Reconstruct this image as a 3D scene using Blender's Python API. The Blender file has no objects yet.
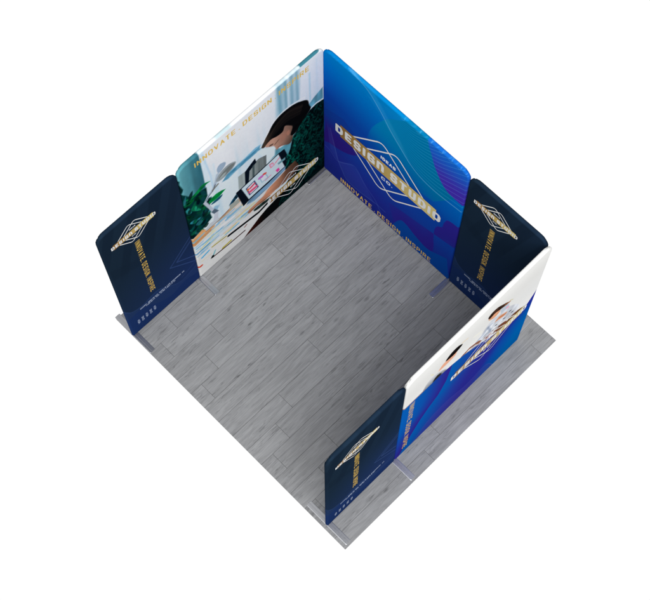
import bpy, math, random
import numpy as np
from mathutils import Vector, Matrix

scene = bpy.context.scene
COL = scene.collection
rng = np.random.default_rng(7)
random.seed(7)

# ---------------------------------------------------------------- dimensions (metres)
CORNER_X = 3.0          # outer face of the right-hand wall
THICK = 0.045
BASE_Z = 0.012
HEIGHT = 2.592
FLOOR = (-0.296, 3.30, -2.948, 0.330)      # x0 x1 y0 y1

# ---------------------------------------------------------------- colour helpers
def lin(c):
    c = np.asarray(c, float)
    return np.where(c <= 0.04045, c / 12.92, ((c + 0.055) / 1.055) ** 2.4)

def rgb(*c):
    return np.array(c, float) / 255.0

GAIN = 1.1

# ---------------------------------------------------------------- value noise
class Noise:
    def __init__(self, seed):
        self.t = np.random.default_rng(seed).random((64, 64))
    def __call__(self, x, y):
        xi = np.floor(x).astype(int); yi = np.floor(y).astype(int)
        fx = x - xi; fy = y - yi
        fx = fx * fx * (3 - 2 * fx); fy = fy * fy * (3 - 2 * fy)
        t = self.t
        a = t[xi % 64, yi % 64]; b = t[(xi + 1) % 64, yi % 64]
        c = t[xi % 64, (yi + 1) % 64]; d = t[(xi + 1) % 64, (yi + 1) % 64]
        return (a * (1 - fx) + b * fx) * (1 - fy) + (c * (1 - fx) + d * fx) * fy
N1, N2, N3 = Noise(1), Noise(2), Noise(3)
def fbm(x, y):
    return (N1(x, y) + .5 * N2(x * 2.1, y * 2.1) + .25 * N3(x * 4.3, y * 4.3)) / 1.75

def sstep(a, b, x):
    t = np.clip((x - a) / (b - a), 0, 1)
    return t * t * (3 - 2 * t)

def curve(pts, n=10):
    """Catmull-Rom through the points."""
    P = [np.array(p, float) for p in pts]
    P = [2 * P[0] - P[1]] + P + [2 * P[-1] - P[-2]]
    out = []
    for i in range(1, len(P) - 2):
        for k in range(n):
            t = k / n
            a, b, c, d = P[i - 1], P[i], P[i + 1], P[i + 2]
            out.append(.5 * ((2 * b) + (c - a) * t + (2 * a - 5 * b + 4 * c - d) * t * t + (3 * b - a - 3 * c + d) * t ** 3))
    out.append(P[-2])
    return [tuple(p) for p in out]

def closed(pts, n=6):
    P = [np.array(p, float) for p in pts]; m = len(P); out = []
    for i in range(m):
        a, b, c, d = P[i - 1], P[i], P[(i + 1) % m], P[(i + 2) % m]
        for k in range(n):
            t = k / n
            out.append(tuple(.5 * ((2 * b) + (c - a) * t + (2 * a - 5 * b + 4 * c - d) * t * t + (3 * b - a - 3 * c + d) * t ** 3)))
    return out

def seg_dist(U, V, pts, close=False):
    d = np.full(U.shape, 1e9)
    pts = list(pts) + ([pts[0]] if close else [])
    for (x0, y0), (x1, y1) in zip(pts[:-1], pts[1:]):
        dx, dy = x1 - x0, y1 - y0
        l = dx * dx + dy * dy + 1e-12
        t = np.clip(((U - x0) * dx + (V - y0) * dy) / l, 0, 1)
        np.minimum(d, (U - x0 - t * dx) ** 2 + (V - y0 - t * dy) ** 2, out=d)
    return np.sqrt(d)

def inside(U, V, pts):
    r = np.zeros(U.shape, bool)
    for (x0, y0), (x1, y1) in zip(pts, list(pts[1:]) + [pts[0]]):
        if y0 == y1: continue
        c = (y0 > V) != (y1 > V)
        r ^= c & (U < (x1 - x0) * (V - y0) / (y1 - y0) + x0)
    return r

class Art:
    """Ink on cloth: colours (display values) at the points of a panel."""
    def __init__(self, U, V):
        self.U, self.V = U, V
        self.c = np.ones((len(U), 3))
    def _put(self, m, a, color):
        if callable(color): color = color(self.U[m], self.V[m])
        a = a[:, None]
        self.c[m] = self.c[m] * (1 - a) + np.asarray(color) * a
    def fill(self, color):
        self._put(np.ones(len(self.U), bool), np.ones(len(self.U)), color)
    def poly(self, pts, color, soft=.008, alpha=1.0):
        xs = [p[0] for p in pts]; ys = [p[1] for p in pts]
        m = (self.U > min(xs) - soft) & (self.U < max(xs) + soft) & (self.V > min(ys) - soft) & (self.V < max(ys) + soft)
        if not m.any(): return
        U, V = self.U[m], self.V[m]
        d = seg_dist(U, V, pts, True)
        d = np.where(inside(U, V, pts), d, -d)
        a = sstep(-soft, soft, d) * alpha
        self._put(m, a, color)
    def line(self, pts, w, color, alpha=1.0, soft=.006):
        xs = [p[0] for p in pts]; ys = [p[1] for p in pts]; e = w + soft
        m = (self.U > min(xs) - e) & (self.U < max(xs) + e) & (self.V > min(ys) - e) & (self.V < max(ys) + e)
        if not m.any(): return
        d = seg_dist(self.U[m], self.V[m], pts)
        self._put(m, (1 - sstep(w / 2 - soft, w / 2 + soft, d)) * alpha, color)
    def strokes(self, sts, th, color, alpha=1.0, soft=.0025):
        for st in sts: self.line(st, th, color, alpha, soft)
    def mask(self, a, color):
        self._put(np.ones(len(self.U), bool), a, color)

# ---------------------------------------------------------------- the printed pictures
def art_desk(A, W, H):                       # person drawing at a desk by a window
    U, V = A.U, A.V
    A.fill(lambda u, v: rgb(227, 229, 232)[None] * (1 + .015 * (N1(u * 9, v * .8)[:, None] - .5)))
    A.mask(sstep(2.0, 1.5, V) * .6, rgb(214, 232, 240))
    for k in range(26):                      # folds of the sheer curtain
        u0 = .3 + 1.65 * rng.random(); w = .008 + .03 * rng.random()
        A.mask(np.exp(-((U - u0 - .03 * (2.5 - V)) / w) ** 2) * sstep(2.35, 1.7, V) * (.10 + .30 * rng.random()), rgb(180, 212, 226))
    def teal(u, v):
        t = np.clip(u / .29, 0, 1)[:, None]; f = N1(u * 22, v * .6)[:, None]
        c = rgb(104, 172, 182) * (1 - t) + rgb(44, 100, 116) * t
        return c * (.86 + .26 * f) * (1 - .18 * np.clip((2.2 - v) / 1, 0, 1)[:, None])
    A.poly([(-.1, 2.8), (.275, 2.8), (.281, 2.587), (.291, 2.22), (.295, 1.7), (.285, 1.2), (-.1, 1.0)], teal, .012)
    A.poly([(.285, 2.7), (.335, 2.7), (.345, 2.2), (.36, 1.7), (.30, 1.7), (.295, 2.2)], rgb(205, 224, 236), .02, .8)
    A.line([(.323, 2.53), (.375, 2.03), (.38, 1.75)], .02, rgb(176, 208, 230), .9, .016)
    A.line([(.43, 2.2), (.44, 1.6)], .02, rgb(196, 220, 234), .6, .016)
    # the grey blue curtain on the right
    def cur(u, v):
        s = .5 + .5 * np.sin(u * 78 + 2 * N2(u * 8, v * .7)); f = N1(u * 30, v * .8)
        t = np.clip(.15 + .5 * s + .4 * f, 0, 1)[:, None]
        return rgb(104, 152, 170) * (1 - t) + rgb(176, 202, 214) * t
    A.poly([(1.30, 2.8), (1.62, 2.8), (1.617, 2.3), (1.60, 1.9), (1.27, 1.9), (1.28, 2.2)], cur, .022)
    A.line([(1.463, 2.7), (1.452, 1.95)], .03, rgb(206, 222, 232), .8, .018)
    A.line([(1.75, 2.35), (1.752, 1.8)], .02, rgb(170, 208, 224), .8, .016)
    A.line([(1.85, 2.5), (1.853, 1.8)], .02, rgb(205, 220, 230), .6, .016)
    A.poly([(1.71, 1.74), (1.80, 1.80), (1.93, 1.86), (1.94, 1.55), (1.75, 1.55)], lambda u, v: rgb(74, 136, 156)[None] * (.8 + .4 * N1(u * 24, v * 6))[:, None] + .1, .014)
    # hem of the curtain behind the desk
    A.poly([(.5, 1.70), (.58, 1.78), (.82, 1.785), (.97, 1.81), (1.08, 1.77), (1.10, 1.70), (.98, 1.69), (.71, 1.685), (.58, 1.66)],
           lambda u, v: (rgb(120, 178, 206) + (rgb(62, 128, 160) - rgb(120, 178, 206)) * (N1(u * 18, v * 22) * (v < 1.76))[:, None]), .014)
    A.poly([(1.08, 1.60), (1.30, 1.36), (1.46, 1.32), (1.46, .90), (1.36, .90), (1.27, 1.27), (1.1, 1.30)], lambda u, v: rgb(70, 142, 160)[None] * (.8 + .5 * N2(u * 12, v * 9))[:, None], .014, .85)
    A.poly([(.99, 1.70), (1.16, 1.56), (1.24, 1.48), (1.22, 1.31), (1.10, 1.28), (1.05, 1.5)], rgb(222, 236, 242), .02)
    # monitor seen from behind
    A.poly([(.705, 1.525), (.823, 1.505), (1.0, 1.53), (1.106, 1.471), (1.092, 1.25), (.69, 1.235)],
           lambda u, v: rgb(136, 146, 144)[None] * (1.12 - .5 * np.clip((u - .8) / .35, 0, 1) + .14 * N1(u * 40, v * 2))[:, None], .007)
    A.poly([(.80, 1.50), (.87, 1.55), (.95, 1.60), (.965, 1.50), (.862, 1.44), (.835, 1.23), (.785, 1.23)], rgb(10, 20, 32), .007)
    A.line([(.92, 1.48), (.905, 1.24)], .03, rgb(66, 82, 84), .9, .008)
    A.line([(1.0, 1.47), (.985, 1.25)], .012, rgb(90, 104, 104), .8)
    # pot plant
    def dark(u, v):
        n = fbm(u * 13, v * 7)[:, None]; m = N2(u * 9 + 4, v * 5)[:, None]
        c = rgb(3, 26, 30) * (1 - n) + rgb(8, 74, 60) * n
        return c * (.35 + .8 * m) + rgb(0, 14, 26) * .3
    A.poly([(-.1, 2.45), (.012, 2.40), (.004, 2.33), (.03, 2.20), (.004, 2.12), (.052, 2.03), (.10, 1.92), (.20, 1.90), (.30, 1.86), (.285, 1.55), (.273, 1.33), (.30, 1.15), (.20, 1.10), (.12, 1.06), (-.1, 1.0)], dark, .012)
    for pts, c in (([(.02, 1.96), (.113, 1.93), (.184, 1.95), (.266, 1.985), (.361, 1.92), (.307, 1.925), (.189, 1.885), (.09, 1.88)], (10, 118, 62)),
                   ([(.071, 1.69), (.128, 1.70), (.187, 1.52), (.15, 1.54), (.09, 1.62)], (22, 136, 96)),
                   ([(.19, 1.60), (.23, 1.58), (.26, 1.44), (.21, 1.46)], (6, 92, 50)),
                   ([(.0, 1.86), (.07, 1.89), (.13, 1.83), (.06, 1.80)], (6, 96, 46)),
                   ([(.01, 1.74), (.05, 1.75), (.07, 1.62), (.02, 1.64)], (40, 130, 132)),
                   ([(.15, 1.82), (.24, 1.80), (.28, 1.70), (.20, 1.72)], (6, 74, 50)),
                   ([(.02, 1.42), (.06, 1.43), (.169, 1.36), (.24, 1.31), (.16, 1.31), (.06, 1.36)], (36, 122, 134)),
                   ([(.2, 1.40), (.26, 1.38), (.285, 1.30), (.23, 1.30)], (96, 170, 190)),
                   ([(.0, 1.26), (.08, 1.30), (.13, 1.22), (.05, 1.20)], (10, 80, 74)),
                   ([(.08, 1.18), (.17, 1.24), (.25, 1.19), (.16, 1.14)], (4, 58, 62)),
                   ([(.0, 1.58), (.03, 1.6), (.08, 1.5), (.03, 1.48)], (4, 70, 40))):
        A.poly(closed([(a, b) for a, b in pts], 4), lambda u, v, c=c: rgb(*c)[None] * (.75 + .45 * N3(u * 30, v * 14))[:, None], .009)
    lr = random.Random(4)
    for k in range(46):
        a, b = lr.uniform(-.02, .25), lr.uniform(1.08, 1.92)
        if a > .29 - .05 * abs(b - 1.5): continue
        L, w, t = lr.uniform(.05, .13), lr.uniform(.02, .05), lr.uniform(-1.0, 1.2)
        ca_, sa_ = math.cos(t), math.sin(t)
        pts = [(a, b), (a + .5 * L * ca_ - w * sa_ * .5, b + .9 * L * sa_ + w * ca_), (a + L * ca_, b + 1.8 * L * sa_), (a + .5 * L * ca_ + w * sa_ * .5, b + .9 * L * sa_ - w * ca_)]
        c = lr.choice([(2, 22, 26), (0, 14, 22), (6, 70, 48), (8, 92, 62), (14, 64, 72), (4, 44, 40), (40, 118, 126), (2, 30, 22)])
        A.poly(closed(pts, 4), rgb(*c), .010, .8)
    A.poly(closed([(.321, 1.445), (.40, 1.46), (.479, 1.445), (.435, 1.40), (.343, 1.415)], 4), rgb(26, 84, 108), .01)
    A.poly([(.294, 1.53), (.34, 1.565), (.40, 1.57), (.47, 1.545), (.53, 1.50), (.44, 1.46), (.37, 1.46), (.301, 1.475)], lambda u, v: rgb(8, 132, 62)[None] * (.8 + .4 * N1(u * 20, v * 40))[:, None], .008)
    A.poly([(.30, 1.30), (.36, 1.34), (.42, 1.28), (.37, 1.2)], rgb(120, 170, 200), .02, .7)
    # table top and everything on it
    A.poly([(-.1, 1.02), (.14, 1.06), (.20, .99), (.50, 1.0), (.69, 1.05), (.73, .84), (1.05, .72), (1.3, .3), (1.3, -.1), (-.1, -.1)],
           lambda u, v: rgb(224, 224, 221)[None] + .02 * (N1(u * 5, v * 20)[:, None] - .5), .012)
    A.poly([(-.1, .985), (.147, 1.075), (.20, 1.0), (.32, .93), (.30, .87), (-.1, .83)], lambda u, v: rgb(216, 160, 108)[None] * (.9 + .2 * N1(u * 6, v * 40))[:, None], .009)
    A.poly([(.34, .955), (.507, 1.005), (.665, 1.066), (.70, .96), (.56, .94), (.45, .93)], rgb(206, 164, 128), .01)
    A.line([(.35, .965), (.52, 1.0)], .018, rgb(96, 62, 46), .8)
    A.line([(.36, .93), (.60, .965)], .012, rgb(70, 130, 140), .8)
    cols = [(150, 198, 230), (190, 214, 226), (228, 224, 178), (96, 172, 220), (236, 238, 238), (196, 206, 214), (222, 214, 150), (232, 200, 172), (120, 180, 214), (206, 224, 232)]
    for k in range(120):
        u0 = -.05 + .95 * rng.random(); v0 = .50 + .46 * rng.random() ** 1.1
        if v0 > .95 - .12 * abs(u0 - .5): continue
        L = .06 + .22 * rng.random(); w = .012 + .03 * rng.random(); s = (rng.random() - .5) * .16
        A.line([(u0, v0), (u0 + L, v0 + s * L)], w, rgb(*cols[k % len(cols)]), .75, .008)
    A.line([(-.02, .93), (.16, .965)], .026, rgb(98, 186, 222), .95)
    A.line([(.0, .885), (.24, .90)], .05, rgb(200, 142, 98), .9)
    A.line([(-.004, .62), (.20, .63)], .035, rgb(72, 146, 196), .8)
    A.line([(.08, .66), (.26, .72)], .03, rgb(205, 208, 150), .8)
    A.line([(.073, .443), (.176, .471)], .032, rgb(64, 178, 228))
    A.line([(.228, .489), (.436, .45)], .024, rgb(176, 160, 62))
    A.line([(.47, .52), (.60, .55)], .022, rgb(214, 206, 132), .9)
    A.line([(.36, .39), (.44, .40)], .012, rgb(222, 214, 160), .9)
    A.line([(.06, .36), (.2, .35)], .016, rgb(226, 214, 180), .9)
    A.line([(.364, .245), (.485, .25)], .034, rgb(190, 176, 64))
    A.line([(.199, .235), (.45, .205), (.692, .193)], .024, rgb(58, 28, 26))
    A.line([(.22, .27), (.26, .35)], .022, rgb(120, 190, 196))
    A.poly([(.175, .24), (.205, .285), (.235, .27), (.22, .22)], rgb(10, 24, 26), .006)
    A.line([(.47, .412), (.92, .335), (1.05, .37)], .046, rgb(14, 14, 18), 1, .008)
    A.line([(.60, .30), (.70, .30)], .012, rgb(206, 206, 204))
    A.line([(.70, .28), (.73, .30)], .02, rgb(150, 92, 80))
    A.line([(-.02, .275), (.045, .268)], .04, rgb(214, 78, 56))
    # cup with pens
    A.poly([(.54, 1.085), (.665, 1.06), (.681, .96), (.546, .955)], rgb(164, 168, 158), .008)
    A.poly([(.535, 1.085), (.58, 1.14), (.655, 1.20), (.672, 1.10), (.60, 1.07)], lambda u, v: rgb(28, 66, 86)[None] * (.4 + 1.1 * N2(u * 60, v * 40))[:, None], .008)
    # desk lamp
    A.line([(.265, 1.60), (.312, 1.67), (.372, 1.70), (.43, 1.83), (.46, 1.93)], .045, rgb(176, 190, 204), 1, .01)
    A.line([(.262, 1.60), (.315, 1.655), (.365, 1.68), (.41, 1.77)], .013, rgb(52, 66, 76), .9)
    A.line([(.37, 1.70), (.44, 1.73)], .035, rgb(120, 118, 110), .8)
    A.poly([(.222, 1.593), (.258, 1.61), (.374, 1.175), (.331, 1.20)], rgb(184, 192, 204), .008)
    A.poly([(.30, 1.27), (.35, 1.29), (.40, 1.17), (.34, 1.17)], rgb(84, 102, 118), .008)
    A.poly([(.34, 1.19), (.392, 1.17), (.375, 1.02), (.306, 1.05)], rgb(196, 202, 212), .01)
    A.poly([(.187, 1.0), (.255, 1.065), (.392, 1.01), (.392, .965), (.194, .955)], rgb(194, 200, 204), .008)
    A.line([(.19, .957), (.39, .962)], .014, rgb(96, 92, 86), .8)
    A.poly(closed([(.461, 2.038), (.505, 2.085), (.568, 2.05), (.575, 1.99), (.502, 1.93), (.465, 1.96)], 4), rgb(152, 172, 192), .008)
    A.poly(closed([(.43, 1.84), (.497, 1.92), (.613, 1.94), (.705, 1.87), (.65, 1.79), (.53, 1.76), (.45, 1.78)], 4), rgb(150, 160, 164), .008)
    A.poly(closed([(.465, 1.825), (.53, 1.88), (.62, 1.90), (.69, 1.865), (.64, 1.81), (.53, 1.785)], 4), rgb(118, 124, 122), .008)
    A.poly(closed([(.47, 1.81), (.52, 1.84), (.57, 1.83), (.53, 1.79)], 4), rgb(166, 178, 176), .012)
    # tablet
    A.poly([(.81, .83), (1.36, .90), (1.40, .80), (1.10, .72), (.88, .70), (.76, .76)], lambda u, v: rgb(122, 160, 190)[None] * (.75 + .4 * N1(u * 5, v * 24))[:, None], .012)
    A.poly([(.648, 1.222), (.78, 1.236), (1.271, 1.278), (1.356, 1.265), (1.408, 1.011), (1.36, .86), (1.10, .822), (.806, .815), (.723, .79)], rgb(10, 18, 30), .007)
    A.poly([(.726, 1.207), (1.27, 1.258), (1.345, .872), (.806, .843)], lambda u, v: rgb(210, 228, 234)[None] * (.97 + .05 * N1(u * 4, v * 3))[:, None], .007)
    A.poly([(.783, 1.128), (.912, 1.15), (.960, .925), (.822, .912)], rgb(52, 68, 108), .008)
    A.poly([(.802, 1.11), (.90, 1.13), (.940, .94), (.835, .93)], rgb(232, 214, 222), .007)
    A.line([(.845, 1.06), (.905, 1.08)], .035, rgb(214, 60, 92))
    A.line([(.83, .985), (.925, .98)], .05, rgb(228, 88, 128))
    A.line([(.81, 1.08), (.815, 1.05)], .03, rgb(232, 118, 70))
    A.poly([(.975, 1.123), (1.065, 1.125), (1.108, .956), (1.007, .95)], rgb(150, 190, 206), .008)
    A.poly([(.99, 1.105), (1.055, 1.11), (1.09, .975), (1.015, .965)], rgb(222, 226, 236), .008)
    A.line([(.985, 1.10), (1.02, 1.09)], .05, rgb(202, 110, 190)); A.line([(1.045, 1.11), (1.07, 1.09)], .035, rgb(226, 82, 72))
    A.line([(1.06, .935), (1.14, .95)], .016, rgb(226, 120, 160))
    A.poly([(1.127, 1.21), (1.181, 1.20), (1.21, 1.10), (1.146, 1.10)], rgb(232, 140, 158), .008)
    A.poly([(1.143, 1.18), (1.175, 1.175), (1.195, 1.115), (1.158, 1.12)], rgb(216, 200, 226), .008)
    A.poly([(1.212, .965), (1.258, .965), (1.273, .894), (1.233, .885)], rgb(226, 74, 150), .008)
    A.line([(1.22, 1.13), (1.28, 1.17)], .02, rgb(232, 120, 140)); A.poly([(1.25, 1.08), (1.36, 1.07), (1.36, 1.02), (1.26, 1.03)], rgb(108, 158, 166), .008)
    # dark lap below the desk, jumper
    A.poly([(.60, -.02), (.77, .10), (.924, .205), (1.03, .255), (1.2, .30), (1.45, .55), (1.95, .7), (1.95, -.1), (.6, -.1)],
           lambda u, v: (rgb(64, 20, 12) * (1 - np.clip((u - .75) / .25, 0, 1))[:, None] + rgb(8, 10, 12) * np.clip((u - .75) / .25, 0, 1)[:, None]), .008)
    def knit(u, v):
        a = u * 46 + 7 * fbm(u * 4, v * 3); b = v * 30 + 6 * fbm(u * 3 + 5, v * 4)
        n = N1(a, b) * .6 + N2(a * 1.7, b * 1.3) * .4
        t = sstep(.40, .80, n)[:, None] * (.35 + .85 * fbm(u * 3 + 9, v * 2))[:, None] * (1.15 - .75 * np.clip((u - 1.45) / .5, 0, 1))[:, None] * (1.1 - .6 * np.clip((.9 - v) / .8, 0, 1))[:, None]
        t = t * .62
        return rgb(1, 12, 16) * (1 - t) + rgb(10, 126, 100) * t
    A.poly([(1.95, 1.60), (1.91, 1.615), (1.838, 1.63), (1.753, 1.62), (1.679, 1.568), (1.579, 1.481), (1.475, 1.33), (1.445, 1.173), (1.375, .978), (1.34, .72), (1.45, .70), (1.55, .62), (1.5, .3), (1.25, .2), (1.2, .02), (1.95, -.1)], knit, .010)
    kr = random.Random(9)
    for k in range(420):                     # knitted V stitches
        a = kr.uniform(1.36, 1.93); b = kr.uniform(.15, 1.58)
        if b > 1.62 - 1.3 * max(0, 1.68 - a) or (b < .75 and a < 1.58) or (a < 1.45 and b > 1.1): continue
        d = (-1) ** int(a / .045); L = kr.uniform(.03, .06); br = kr.uniform(.25, 1.0) * (1.15 - .8 * (a - 1.36) / .57) * (.45 + .55 * min(1, b / 1.2))
        A.line([(a, b), (a + .5 * L, b + d * L)], .016, rgb(4 + 8 * br, 20 + 112 * br, 26 + 84 * br), .75, .007)
    A.line([(1.94, 1.615), (1.838, 1.645), (1.75, 1.635)], .028, rgb(224, 232, 236), 1, .012)
    # forearm and hand
    A.poly([(1.50, .80), (1.40, .79), (1.263, .735), (1.097, .695), (1.004, .625), (.80, .60), (.76, .56), (.79, .50), (.90, .52), (1.022, .49), (1.177, .515), (1.30, .50), (1.45, .52), (1.56, .60)],
           lambda u, v: rgb(164, 114, 88)[None] * (1.15 - .75 * np.clip((u - 1.1) / .45, 0, 1))[:, None] * (.8 + .4 * N1(u * 8, v * 14))[:, None], .010)
    A.line([(1.36, .775), (1.20, .735), (1.05, .68)], .012, rgb(214, 176, 156), .8)
    A.line([(.78, .54), (.95, .53), (1.1, .50)], .014, rgb(60, 36, 30), .8)
    A.poly([(.85, .50), (.98, .50), (1.10, .46), (1.06, .41), (.93, .42), (.86, .45)], lambda u, v: rgb(34, 52, 48)[None] * (.4 + 1.2 * N2(u * 34, v * 40))[:, None], .01)
    # head
    A.line(closed([(1.07, 1.72), (1.13, 1.85), (1.22, 1.975), (1.30, 2.03), (1.40, 2.045), (1.52, 2.02), (1.65, 1.93)], 6)[:36], .03, rgb(236, 236, 236), .9, .014)
    A.poly(closed([(1.098, 1.66), (1.16, 1.572), (1.215, 1.52), (1.24, 1.43), (1.25, 1.385), (1.295, 1.394), (1.354, 1.352), (1.45, 1.28), (1.50, 1.45), (1.49, 1.65), (1.40, 1.78), (1.30, 1.76), (1.155, 1.72)], 4),
           lambda u, v: (rgb(196, 148, 126)[None] * (1 - .45 * np.clip((u - 1.2) / .3, 0, 1) - .25 * np.clip((1.44 - v) / .2, 0, 1))[:, None]), .010)
    A.poly(closed([(1.05, 1.70), (1.075, 1.75), (1.115, 1.82), (1.16, 1.88), (1.217, 1.965), (1.29, 2.015), (1.384, 2.032), (1.524, 2.007), (1.663, 1.915), (1.72, 1.84), (1.735, 1.732), (1.757, 1.642),
                   (1.679, 1.56), (1.591, 1.475), (1.51, 1.40), (1.455, 1.45), (1.49, 1.58), (1.45, 1.66), (1.385, 1.73), (1.35, 1.655), (1.271, 1.66), (1.19, 1.70), (1.12, 1.68), (1.085, 1.655)], 4),
           lambda u, v: rgb(6, 7, 10)[None] + (rgb(92, 72, 56) - rgb(6, 7, 10))[None] * (np.exp(-((u - 1.10) / .07) ** 2) * .7 + .07 * N1(u * 10 + v * 40, v * 4))[:, None], .009)
    for k in range(70):                      # strands of hair
        t = kr.random(); o = kr.uniform(-.5, .5)
        st = [(1.10 + .04 * t, 1.70 + .06 * t), (1.22 + .05 * t, 1.72 + .20 * t + .03 * o), (1.40 + .05 * t, 1.78 + .20 * t + .03 * o), (1.60 + .05 * t, 1.70 + .16 * t + .04 * o)]
        A.line(curve(st, 5), .006, rgb(40, 32, 28) if k % 3 else rgb(62, 48, 40), .16, .006)
    A.line([(1.285, 1.56), (1.235, 1.535)], .022, rgb(96, 66, 56), .7, .012); A.line([(1.165, 1.595), (1.20, 1.575)], .022, rgb(40, 30, 30), .8, .012)
    A.line([(1.275, 1.418), (1.32, 1.40)], .016, rgb(150, 82, 74), .7, .01)
    A.poly(closed([(1.30, 1.60), (1.40, 1.62), (1.42, 1.50), (1.33, 1.47)], 4), rgb(170, 116, 96), .04, .6)
    A.poly(closed([(1.40, 1.56), (1.44, 1.58), (1.45, 1.50), (1.42, 1.48)], 4), rgb(176, 120, 98), .01, .8)
    # grain and uneven exposure of a real photograph
    A.c *= (1 + .10 * (fbm(U * 7, V * 5) - .5) * sstep(1.0, .55, A.c.mean(1)) + .018 * (N3(U * 55, V * 40) - .5))[:, None]
    # hem of the print where it wraps over the top tube
    top = sstep(H - .016, H - .010, V)
    A.mask(top * sstep(1.62, 1.64, U) * sstep(1.92, 1.90, U), rgb(56, 118, 134))
    A.mask(top * sstep(.48, .54, U) * sstep(.74, .68, U) * .4, rgb(120, 170, 180))
    A.mask(top * sstep(1.24, 1.3, U) * sstep(1.64, 1.6, U) * .6, rgb(232, 236, 238))

def art_waves(A, W, H):                      # blue gradient with waves
    U, V = A.U, A.V
    def base(u, v):
        t = np.clip((2.6 - v) / 2.6, 0, 1)[:, None]; s = np.clip(u / W, 0, 1)[:, None]
        stops = [(0, (0, 126, 194)), (.18, (0, 104, 184)), (.42, (12, 66, 160)), (.62, (20, 62, 156)), (.85, (32, 44, 142)), (1.0, (28, 40, 130))]
        x = np.clip(t + .10 * (1 - s) - .10 * s * (t < 1), 0, 1)
        out = np.zeros((len(u), 3))
        for (a, ca), (b, cb) in zip(stops[:-1], stops[1:]):
            m = (x >= a) & (x <= b)
            out = np.where(m, rgb(*ca) + (rgb(*cb) - rgb(*ca)) * (x - a) / (b - a), out)
        return out
    A.fill(base)
    A.mask(sstep(1.2, 1.9, U) * sstep(1.25, .3, V), rgb(0, 98, 172))
    A.mask(np.exp(-(((U - 1.65) / .45) ** 2 + ((V - 1.5) / .35) ** 2)) * .5, rgb(0, 92, 176))
    # discs
    A.poly(curve([(.60, 1.40), (.637, 1.582), (.703, 1.902), (.867, 2.274), (1.031, 2.48), (1.30, 2.75)], 8) + [(1.75, 2.75), (1.90, 2.0), (1.6, 1.5), (1.0, 1.3)],
           lambda u, v: rgb(0, 132, 190)[None] * (1 - .10 * u)[:, None], .006, 1)
    A.mask(np.where((U > .6), 1, 0) * sstep(2.3, 1.35, V + (U - .65) * .42) * 1.0, base)
    A.poly(curve([(-.05, 1.42), (.02, 1.1), (.0, .72), (.097, .745), (.253, .795), (.407, .899), (.52, 1.05), (.60, 1.35)], 8) + [(.3, 1.55)],
           lambda u, v: rgb(46, 26, 122)[None] + (rgb(18, 58, 150) - rgb(46, 26, 122)) * sstep(.95, 1.42, v)[:, None], .006, .9)
    A.poly(curve([(1.40, 2.70), (1.44, 2.52), (1.485, 2.398), (1.555, 2.203), (1.678, 2.0), (1.80, 1.93), (2.05, 1.93)], 8) + [(2.05, 2.7)],
           lambda u, v: rgb(64, 44, 164)[None] + (rgb(20, 96, 196) - rgb(64, 44, 164)) * sstep(2.05, 2.62, v)[:, None], .006)
    # low purple dune
    A.poly([(1.0, .6)] + curve([(1.117, .216), (1.20, .40), (1.283, .444), (1.432, .366), (1.58, .316), (1.684, .342), (1.70, .5), (1.68, .695), (1.673, .904), (1.702, 1.04), (1.762, 1.119), (1.78, 1.255), (1.83, 1.38), (2.0, 1.42)], 6) + [(2.0, .9)],
           lambda u, v: rgb(44, 34, 136)[None] + (rgb(18, 66, 156) - rgb(44, 34, 136)) * np.clip(sstep(1.25, .6, u) + .8 * sstep(1.72, 1.9, u) * sstep(1.1, .5, v) + .4 * sstep(.4, .9, v) * sstep(1.7, 1.5, u), 0, 1)[:, None], .006, .95)
    A.poly(curve([(1.05, -.05), (1.117, .216), (1.20, .42), (1.283, .444), (1.432, .366), (1.58, .316), (1.66, .33)], 6) + [(1.9, .5), (2.0, -.1)], rgb(4, 80, 160), .006, .7)
    # ribbons
    low = curve([(.30, 2.65), (.40, 2.60), (.594, 2.46), (.805, 2.27), (.943, 2.12), (1.115, 1.955), (1.243, 1.841), (1.39, 1.765), (1.532, 1.735), (1.671, 1.733), (2.0, 1.80)], 12)
    lu = np.array([p[0] for p in low]); lv = np.array([p[1] for p in low])
    b = np.interp(U, lu, lv)
    A.poly(curve([(.34, 2.62), (.594, 2.556), (.805, 2.35), (.943, 2.16), (1.115, 1.97), (1.24, 1.85)], 8) + [(1.1, 2.1), (.9, 2.35), (.7, 2.6)], rgb(120, 190, 230), .03, .16)
    for k in range(19):
        g = k * .072
        v = b + g * np.clip(U - .62, 0, None) + .002
        slope = np.abs(np.gradient(np.interp(np.linspace(0, 2, 200), lu, lv), 2 / 199)).max() * .3
        d = np.abs(V - v)
        A.mask((1 - sstep(.003, .011, d)) * sstep(.55, 1.0, U) * (.07 + .15 * sstep(.9, 1.6, U)), rgb(120, 196, 236))
    for pts, al in (([(.34, 2.61), (.594, 2.556), (.805, 2.35), (.943, 2.16), (1.115, 1.97), (1.243, 1.841), (1.39, 1.758), (1.6, 1.735), (1.95, 1.78)], .42),
                    ([(.097, 1.094), (.144, .882), (.224, .515), (.289, .359), (.371, .223), (.58, .217), (.815, .281), (.972, .282)], .16),
                    ([(-.02, .60), (.097, .58), (.224, .491), (.442, .70), (.52, .685), (.65, .499), (.812, .354), (.881, .222), (.95, .05)], .14)):
        A.line(curve(pts, 8), .016, rgb(150, 190, 232), al, .007)
    A.poly(curve([(.05, 1.15), (.144, .882), (.224, .515), (.289, .359), (.371, .223), (.50, .20)], 8) + [(.812, .25), (.65, .499), (.52, .685), (.44, .70), (.22, .50), (.1, .62)], rgb(90, 120, 200), .006, .13)
    # print wrapping over the top tube
    top = sstep(H - .034, H - .018, V)
    A.mask(top * .12, rgb(30, 140, 214))  # lighter rim: highlight along the tube put into the ink colour
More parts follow.
